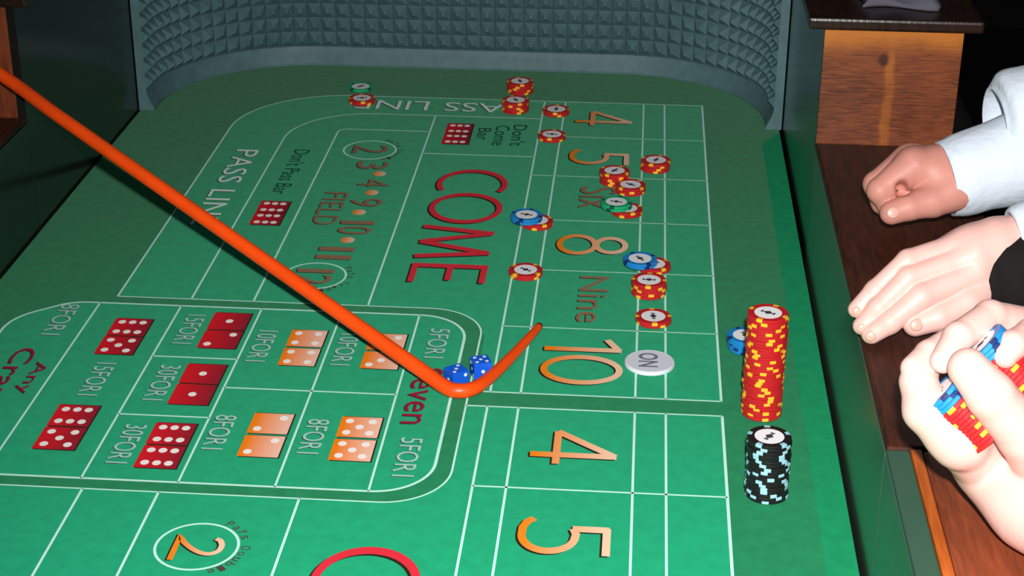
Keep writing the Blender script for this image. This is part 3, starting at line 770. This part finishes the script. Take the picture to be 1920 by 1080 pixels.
pile('red', 0.0586, -0.0875, 2, 'the pair just behind the white puck')
pile('red', 0.1664, -0.2863, 33, 'the tallest red stack', Z0, 0.0008)
pile('black', 0.1631, -0.4411, 18, 'the black stack', Z0, 0.0008)
pile('blue', 0.1590, -0.1451, 5, 'the blue pile half hidden behind the tallest red stack', Z0, 0.001, (-0.0006, -0.0002))

# ------------------------------------------------------------------ ON puck
pk = tag(empty('point_puck', (0.0548, -0.1935, Z0)), 'round white ON puck lying beside the numeral 10', 'puck')
def lathe(name, prof, n=56):
    V = []; F = []
    for r, z in prof:
        for i in range(n): V.append((r * math.cos(2 * math.pi * i / n), r * math.sin(2 * math.pi * i / n), z))
    for k in range(len(prof) - 1):
        for i in range(n): F.append((k * n + i, k * n + (i + 1) % n, (k + 1) * n + (i + 1) % n, (k + 1) * n + i))
    F.append(tuple(range((len(prof) - 1) * n, len(prof) * n))); F.append(tuple(range(n - 1, -1, -1)))
    return pymesh(name, V, F)
link('disc', lathe('puck_disc', [(0.0245, 0), (0.0264, 0.0008), (0.0266, 0.0025), (0.0260, 0.0046), (0.0245, 0.0052), (0.0236, 0.0050)]), pk, [M_PUCK])
V, F = text_tris('ON', 1.05, 0.025)
me = merge_to_mesh('puck_letters', [([(-0.0120 + v * 0.021, 0.0170 - u * 0.032) for u, v in V], F, 0.0054, 0)])
o = link('lettering', me, pk, [M_PUCKTXT]); o['label'] = 'grey ON lettering'

# ------------------------------------------------------------------ dice
def die(loc, rz, top, front, side, label):
    root = tag(empty('die', loc, rz), label, 'die')
    h = 0.0095
    link('cube', box_mesh('die_cube', -h, h, -h, h, 0, 2 * h, 0.0007), root, [M_DICE])
    def face(n, f):
        for px, py in PIPS[n]:
            a, b = px * 0.0052, py * 0.0052
            V = []; F = []
            ring = []
            for i in range(14):
                u, v = a + 0.0019 * math.cos(i / 14 * 6.2832), b + 0.0019 * math.sin(i / 14 * 6.2832); V.append(f(u, v, 0.00012))
            for i in range(14):
                u, v = a + 0.0019 * math.cos(i / 14 * 6.2832), b + 0.0019 * math.sin(i / 14 * 6.2832); V.append(f(u, v, -0.0006))
            F = [tuple(range(14))] + [(i, 14 + i, 14 + (i + 1) % 14, (i + 1) % 14) for i in range(14)]
            link('pip', pymesh('pip', V, F), root, [M_DPIP])
    face(top, lambda u, v, d: (u, v, 2 * h + d)); face(front, lambda u, v, d: (u, -h - d, h + v)); face(7 - front, lambda u, v, d: (u, h + d, h + v))
    face(side, lambda u, v, d: (h + d, u, h + v)); face(7 - side, lambda u, v, d: (-h - d, u, h + v))
    return root
die((-0.1430, -0.2560, Z0), math.radians(38), 3, 2, 6, 'translucent blue die nearer the bend of the stick')
die((-0.1200, -0.2330, Z0), math.radians(20), 5, 1, 4, 'translucent blue die farther right, nearer the stick tip')

# ------------------------------------------------------------------ the stick
hook = [(-0.1516, -0.2788, 0.0105, 0.0079), (-0.1372, -0.2830, 0.0092, 0.0078), (-0.1242, -0.2765, 0.0087, 0.0074), (-0.1136, -0.2590, 0.0082, 0.0069),
        (-0.1009, -0.2285, 0.0076, 0.0063), (-0.0881, -0.1910, 0.0070, 0.0057), (-0.0769, -0.1560, 0.0066, 0.0050), (-0.0662, -0.1204, 0.0060, 0.0042)]
A = np.array([-0.1516, -0.2788, 0.0105, 0.0079]); B = np.array([-0.7124, 0.0682, 0.2120, 0.0078])
shaft = [tuple(A + (B - A) * t) for t in (1.02, 0.85, 0.6, 0.3, 0.13, 0.05)]
shaft = [(-1.12, 0.045, 0.47, 0.0078), (-0.96, 0.055, 0.365, 0.0078), (-0.83, 0.066, 0.274, 0.0078)] + shaft
rows = catmull(shaft + hook, 6)
st = link('crap_stick', tube_mesh('crap_stick', [r[:3] for r in rows], [max(r[3], 0.003) for r in rows], 20), None, [M_STICK], True)
tag(st, 'long orange rattan stick with a bent hook lying across the felt', 'stick')

# ------------------------------------------------------------------ people at the rail (hands and sleeves in view)
HAND_A = {
    'palm': [(0.3599, -0.1547, 0.2084, 0.031), (0.3336, -0.1568, 0.2129, 0.029), (0.3147, -0.1524, 0.2158, 0.024)],
    'palm2': [(0.3577, -0.1426, 0.1967, 0.03), (0.3218, -0.1398, 0.1943, 0.024)],
    'index': [(0.3102, -0.165, 0.2227, 0.019), (0.2777, -0.1796, 0.2014, 0.013), (0.2891, -0.1778, 0.1844, 0.0115), (0.3051, -0.1669, 0.1863, 0.01)],
    'middle': [(0.3086, -0.1464, 0.2202, 0.018), (0.2765, -0.1583, 0.1999, 0.013), (0.2846, -0.1601, 0.1805, 0.0115), (0.3045, -0.1541, 0.1759, 0.01)],
    'ring': [(0.3115, -0.1297, 0.2129, 0.017), (0.2806, -0.1411, 0.1933, 0.0125), (0.2882, -0.1431, 0.1738, 0.011), (0.307, -0.139, 0.1699, 0.01)],
    'little': [(0.3163, -0.1157, 0.2042, 0.015), (0.2906, -0.1261, 0.186, 0.011), (0.2962, -0.1289, 0.1695, 0.01), (0.3115, -0.1268, 0.1669, 0.009)],
    'thumb': [(0.355, -0.1725, 0.2043, 0.024), (0.3294, -0.1855, 0.1947, 0.017), (0.3061, -0.1937, 0.1903, 0.0135), (0.2888, -0.1975, 0.1849, 0.012)],
}
HAND_AS = {
    'cuff': [(0.3449, -0.1565, 0.2069, 0.039), (0.3598, -0.1538, 0.2104, 0.042), (0.3811, -0.1494, 0.2164, 0.043), (0.4077, -0.1439, 0.2239, 0.046), (0.4454, -0.134, 0.2342, 0.05), (0.5104, -0.1172, 0.2503, 0.052), (0.6311, -0.0833, 0.2797, 0.056)],
    'fold': [(0.3947, -0.1251, 0.2521, 0.042), (0.4023, -0.124, 0.2532, 0.05), (0.421, -0.1207, 0.2572, 0.057), (0.4616, -0.1122, 0.2641, 0.058), (0.5217, -0.098, 0.2754, 0.06), (0.6323, -0.0683, 0.2976, 0.064)],
    'hollow': [(0.3065, -0.1992, 0.2165, 0.0065), (0.299, -0.1899, 0.2091, 0.007), (0.2986, -0.174, 0.2005, 0.006)],
}
HAND_B = {
    'palm': [(0.3823, -0.3525, 0.2266, 0.023), (0.3605, -0.3585, 0.222, 0.026), (0.3392, -0.3653, 0.2157, 0.027)],
    'palm2': [(0.356, -0.3609, 0.2081, 0.024), (0.3425, -0.3679, 0.2001, 0.024)],
    'little': [(0.3388, -0.3512, 0.2222, 0.014), (0.2991, -0.3633, 0.2122, 0.01), (0.2756, -0.3721, 0.1972, 0.009), (0.2617, -0.3789, 0.1849, 0.008)],
    'ring': [(0.3366, -0.3637, 0.2244, 0.014), (0.2785, -0.3816, 0.2142, 0.0098), (0.2502, -0.3933, 0.189, 0.0088), (0.2349, -0.4, 0.1724, 0.0078)],
    'middle': [(0.3355, -0.3764, 0.2163, 0.0145), (0.2787, -0.3955, 0.2033, 0.0104), (0.2526, -0.4072, 0.1777, 0.0094), (0.2395, -0.4113, 0.1616, 0.0083)],
    'index': [(0.3366, -0.3841, 0.2041, 0.0155), (0.2897, -0.4072, 0.1908, 0.0118), (0.2626, -0.4171, 0.1691, 0.0106), (0.2475, -0.4191, 0.1578, 0.0092)],
    'thumb': [(0.3521, -0.375, 0.1974, 0.019), (0.3311, -0.3987, 0.1833, 0.015), (0.3059, -0.4117, 0.1737, 0.0125), (0.2853, -0.4161, 0.1675, 0.011)],
}
HAND_BS = {
    'cuff': [(0.376, -0.353, 0.2266, 0.027), (0.3836, -0.3516, 0.2283, 0.031), (0.4046, -0.3447, 0.2304, 0.034)],
    'sleeve': [(0.3695, -0.3645, 0.1934, 0.04), (0.3743, -0.3638, 0.1943, 0.045), (0.4038, -0.3468, 0.1974, 0.05), (0.4571, -0.3346, 0.2102, 0.056), (0.55, -0.3154, 0.2268, 0.064)],
}
HAND_C = {
    'palm': [(0.3406, -0.7503, 0.184, 0.032), (0.3178, -0.7105, 0.186, 0.032), (0.2948, -0.6886, 0.2, 0.027)],
    'heel': [(0.3249, -0.7435, 0.186, 0.029), (0.2974, -0.7097, 0.198, 0.024), (0.2646, -0.7342, 0.2361, 0.021)],
    'index': [(0.2682, -0.7382, 0.2316, 0.02), (0.2434, -0.7341, 0.254, 0.017), (0.238, -0.7192, 0.2679, 0.013), (0.2465, -0.6984, 0.278, 0.011)],
    'thumb': [(0.3402, -0.7389, 0.2043, 0.024), (0.3085, -0.7505, 0.2463, 0.019), (0.2817, -0.7535, 0.2773, 0.017), (0.2653, -0.7468, 0.2945, 0.014)],
    'middle': [(0.3158, -0.6526, 0.2702, 0.015), (0.2745, -0.6736, 0.284, 0.0115), (0.2465, -0.7013, 0.2812, 0.01), (0.2335, -0.7172, 0.2777, 0.009)],
    'ring': [(0.3268, -0.6494, 0.2801, 0.015), (0.2921, -0.672, 0.2987, 0.012), (0.2647, -0.7037, 0.2968, 0.0105), (0.2526, -0.7224, 0.2872, 0.0092)],
    'little': [(0.3473, -0.6645, 0.2775, 0.014), (0.3179, -0.6953, 0.2967, 0.012), (0.3007, -0.7142, 0.297, 0.0105), (0.2949, -0.7214, 0.292, 0.009)],
    'back': [(0.3502, -0.6528, 0.2452, 0.034), (0.3188, -0.6586, 0.2378, 0.03), (0.2988, -0.6771, 0.2154, 0.028)],
}
HAND_CS = {
    'arm': [(0.3282, -0.7384, 0.183, 0.032), (0.3472, -0.7625, 0.185, 0.033), (0.3794, -0.7923, 0.192, 0.036), (0.433, -0.8206, 0.205, 0.042)],
    'stack1': [(0.2515, -0.7296, 0.2672, 0.0), (0.2901, -0.7408, 0.2368, 0.0)],
    'stack2': [(0.2807, -0.7046, 0.2925, 0.0), (0.3224, -0.7173, 0.2584, 0.0)],
}

def cloth_tube(name, rows, sub=5, seg=36, amp=0.03, seed=1, squash=1.0, thick=0.003):
    rr = catmull(rows, sub); rnd = random.Random(seed); ph = [rnd.uniform(0, 6.28) for _ in range(6)]
    def wob(i, th):
        return amp * (math.sin(i * 0.55 + ph[0] + 2 * math.sin(th + ph[1])) * 0.5 + math.sin(th * 2 + i * 0.3 + ph[2]) * 0.4 + 0.3 * math.sin(th * 5 + i * 0.8 + ph[3]))
    pts = [Vector(r[:3]) for r in rr]; rad = [r[3] for r in rr]
    outer = tube_mesh(name, pts, rad, seg, False, wob, squash)
    # turn the open hem inwards so the cloth has thickness
    V = [v.co.copy() for v in outer.vertices]; F = [tuple(p.vertices) for p in outer.polygons]
    t = (pts[1] - pts[0]).normalized(); o = len(V); c = pts[0]
    for i in range(seg): d = V[i] - c; V.append(c + d * (1 - thick / d.length) + t * 0.0)
    for i in range(seg): d = V[i] - c; V.append(c + d * (1 - 1.6 * thick / d.length) + t * 0.03)
    for i in range(seg):
        j = (i + 1) % seg; F.append((j, i, o + i, o + j)); F.append((o + j, o + i, o + seg + i, o + seg + j))
    F.append(tuple(range((len(pts) - 1) * seg, len(pts) * seg)))
    bpy.data.meshes.remove(outer)
    return pymesh(name, V, F)
TOCAM = -FWD
def hand_part(person, name, spec, palms, nails, skin=M_SKIN, **kw):
    h = link(name, hand_mesh(name, spec, palms, **kw), person, [skin], True)
    h.matrix_parent_inverse = person.matrix_world.inverted()
    for finger, up in nails:
        a, b = Vector(spec[finger][-2][:3]), Vector(spec[finger][-1][:3]); r = spec[finger][-1][3]
        t = (b - a).normalized(); n = Vector(up); n = (n - t * n.dot(t)).normalized()
        nl = link('fingernail', nail_mesh('fingernail', b + n * (r - 0.0006) + t * 0.001, t, n, r * 1.1, r * 1.0), h, [M_NAIL], True)
    return h
def wear(person, name, mesh, m):
    o = link(name, mesh, person, [m], True); o.matrix_parent_inverse = person.matrix_world.inverted(); return o

pa = tag(empty('person', (0.62, -0.08, -0.80)), 'person in white shirt resting a closed fist on the wooden rail', 'person')
bpy.context.view_layer.update()
hand_part(pa, 'hand', HAND_A, ('palm', 'palm2'), [('thumb', TOCAM)], kpalm=0.008, hollow=HAND_AS['hollow'])
wear(pa, 'shirt_cuff', cloth_tube('shirt_cuff', HAND_AS['cuff'], amp=0.012, seed=3), M_SHIRT)
wear(pa, 'shirt_sleeve', cloth_tube('shirt_sleeve', HAND_AS['fold'] + [(0.745, -0.045, 0.325, 0.066), (0.815, -0.010, 0.420, 0.070), (0.835, 0.010, 0.580, 0.076)], amp=0.05, seed=9), M_SHIRT)

pb = tag(empty('person', (0.62, -0.5, -0.80)), 'person in black suit with one open hand and one holding chips', 'person')
bpy.context.view_layer.update()
hb = hand_part(pb, 'hand', HAND_B, ('palm', 'palm2'), [('ring', TOCAM), ('middle', TOCAM), ('index', TOCAM), ('thumb', TOCAM)], skin=M_SKIN2)
hb['label'] = 'open hand with fingers hanging over the rail'
hc = hand_part(pb, 'hand', HAND_C, ('palm', 'heel', 'back'), [], skin=M_SKIN2, kpalm=0.006, forearm=HAND_CS['arm'])
hc['label'] = 'hand gripping red and blue chips'
wear(pb, 'shirt_cuff', cloth_tube('shirt_cuff', HAND_BS['cuff'], amp=0.01, seed=5), M_SHIRT)
wear(pb, 'jacket_sleeve', cloth_tube('jacket_sleeve', HAND_BS['sleeve'] + [(0.70, -0.27, 0.255, 0.070), (0.79, -0.28, 0.350, 0.074), (0.82, -0.29, 0.520, 0.080)], amp=0.04, seed=6), M_SUIT)
wear(pb, 'jacket_sleeve', cloth_tube('jacket_sleeve', [(0.425, -0.812, 0.212, 0.047), (0.47, -0.815, 0.218, 0.054), (0.60, -0.80, 0.240, 0.062), (0.72, -0.76, 0.300, 0.070), (0.78, -0.72, 0.400, 0.074), (0.81, -0.68, 0.540, 0.080)], amp=0.04, seed=8), M_SUIT)

# chips held in that hand: two short rows on edge
def held(row, n, blues, where):
    a, b = Vector(row[0][:3]), Vector(row[1][:3]); d = (b - a).normalized()
    z = -d                                             # faces look towards the blue end
    x = z.cross(TOCAM).normalized(); y = z.cross(x)
    for i in range(n):
        c = a + d * (CT + 0.00005) * (i + 1)
        m = Matrix(((x.x, y.x, z.x, c.x), (x.y, y.y, z.y, c.y), (x.z, y.z, z.z, c.z), (0, 0, 0, 1)))
        col = 'blue' if i < blues else 'red'
        p = ORD[i + 1] + ' from the blue end of ' if i else 'end chip of '
        chip(col, (0, 0, 0), random.uniform(0, 6.28), SPOTCOL[col] + ', ' + p + where, 'chips: ' + where, m)
held(HAND_CS['stack1'], 14, 3, 'the near held row')
held(HAND_CS['stack2'], 16, 3, 'the far held row')

# grey cloth on the rail cap behind
def cloth_fold():
    nx, ny = 22, 16; V = []; F = []
    def h(u, v): return 0.005 + 0.007 * abs(math.sin(5 * u + 2.2 * math.sin(3 * v))) + 0.004 * math.sin(9 * v + 4 * u) ** 2
    for k in (0, 1):
        for i in range(nx + 1):
            for j in range(ny + 1):
                u, v = i / nx, j / ny
                x = 0.285 + 0.085 * u + 0.006 * math.sin(6 * v); y = 0.145 + 0.075 * v + 0.008 * math.sin(5 * u)
                e = min(1, 8 * min(u, v, 1 - u, 1 - v))
                V.append((x, y, ZT + 0.0148 + (h(u, v) * (0.35 + 0.65 * e) if k else 0)))
    n = (nx + 1) * (ny + 1); I = lambda i, j, k: k * n + i * (ny + 1) + j
    for i in range(nx):
        for j in range(ny):
            F.append((I(i, j, 1), I(i + 1, j, 1), I(i + 1, j + 1, 1), I(i, j + 1, 1))); F.append((I(i, j, 0), I(i, j + 1, 0), I(i + 1, j + 1, 0), I(i + 1, j, 0)))
    for i in range(nx):
        F.append((I(i, 0, 0), I(i + 1, 0, 0), I(i + 1, 0, 1), I(i, 0, 1))); F.append((I(i, ny, 0), I(i, ny, 1), I(i + 1, ny, 1), I(i + 1, ny, 0)))
    for j in range(ny):
        F.append((I(0, j, 0), I(0, j, 1), I(0, j + 1, 1), I(0, j + 1, 0))); F.append((I(nx, j, 0), I(nx, j + 1, 0), I(nx, j + 1, 1), I(nx, j, 1)))
    return pymesh('folded_cloth', V, F)
gc = link('folded_cloth', cloth_fold(), None, [M_CLOTH], True)
tag(gc, 'grey folded cloth lying on the dark rail cap', 'cloth')
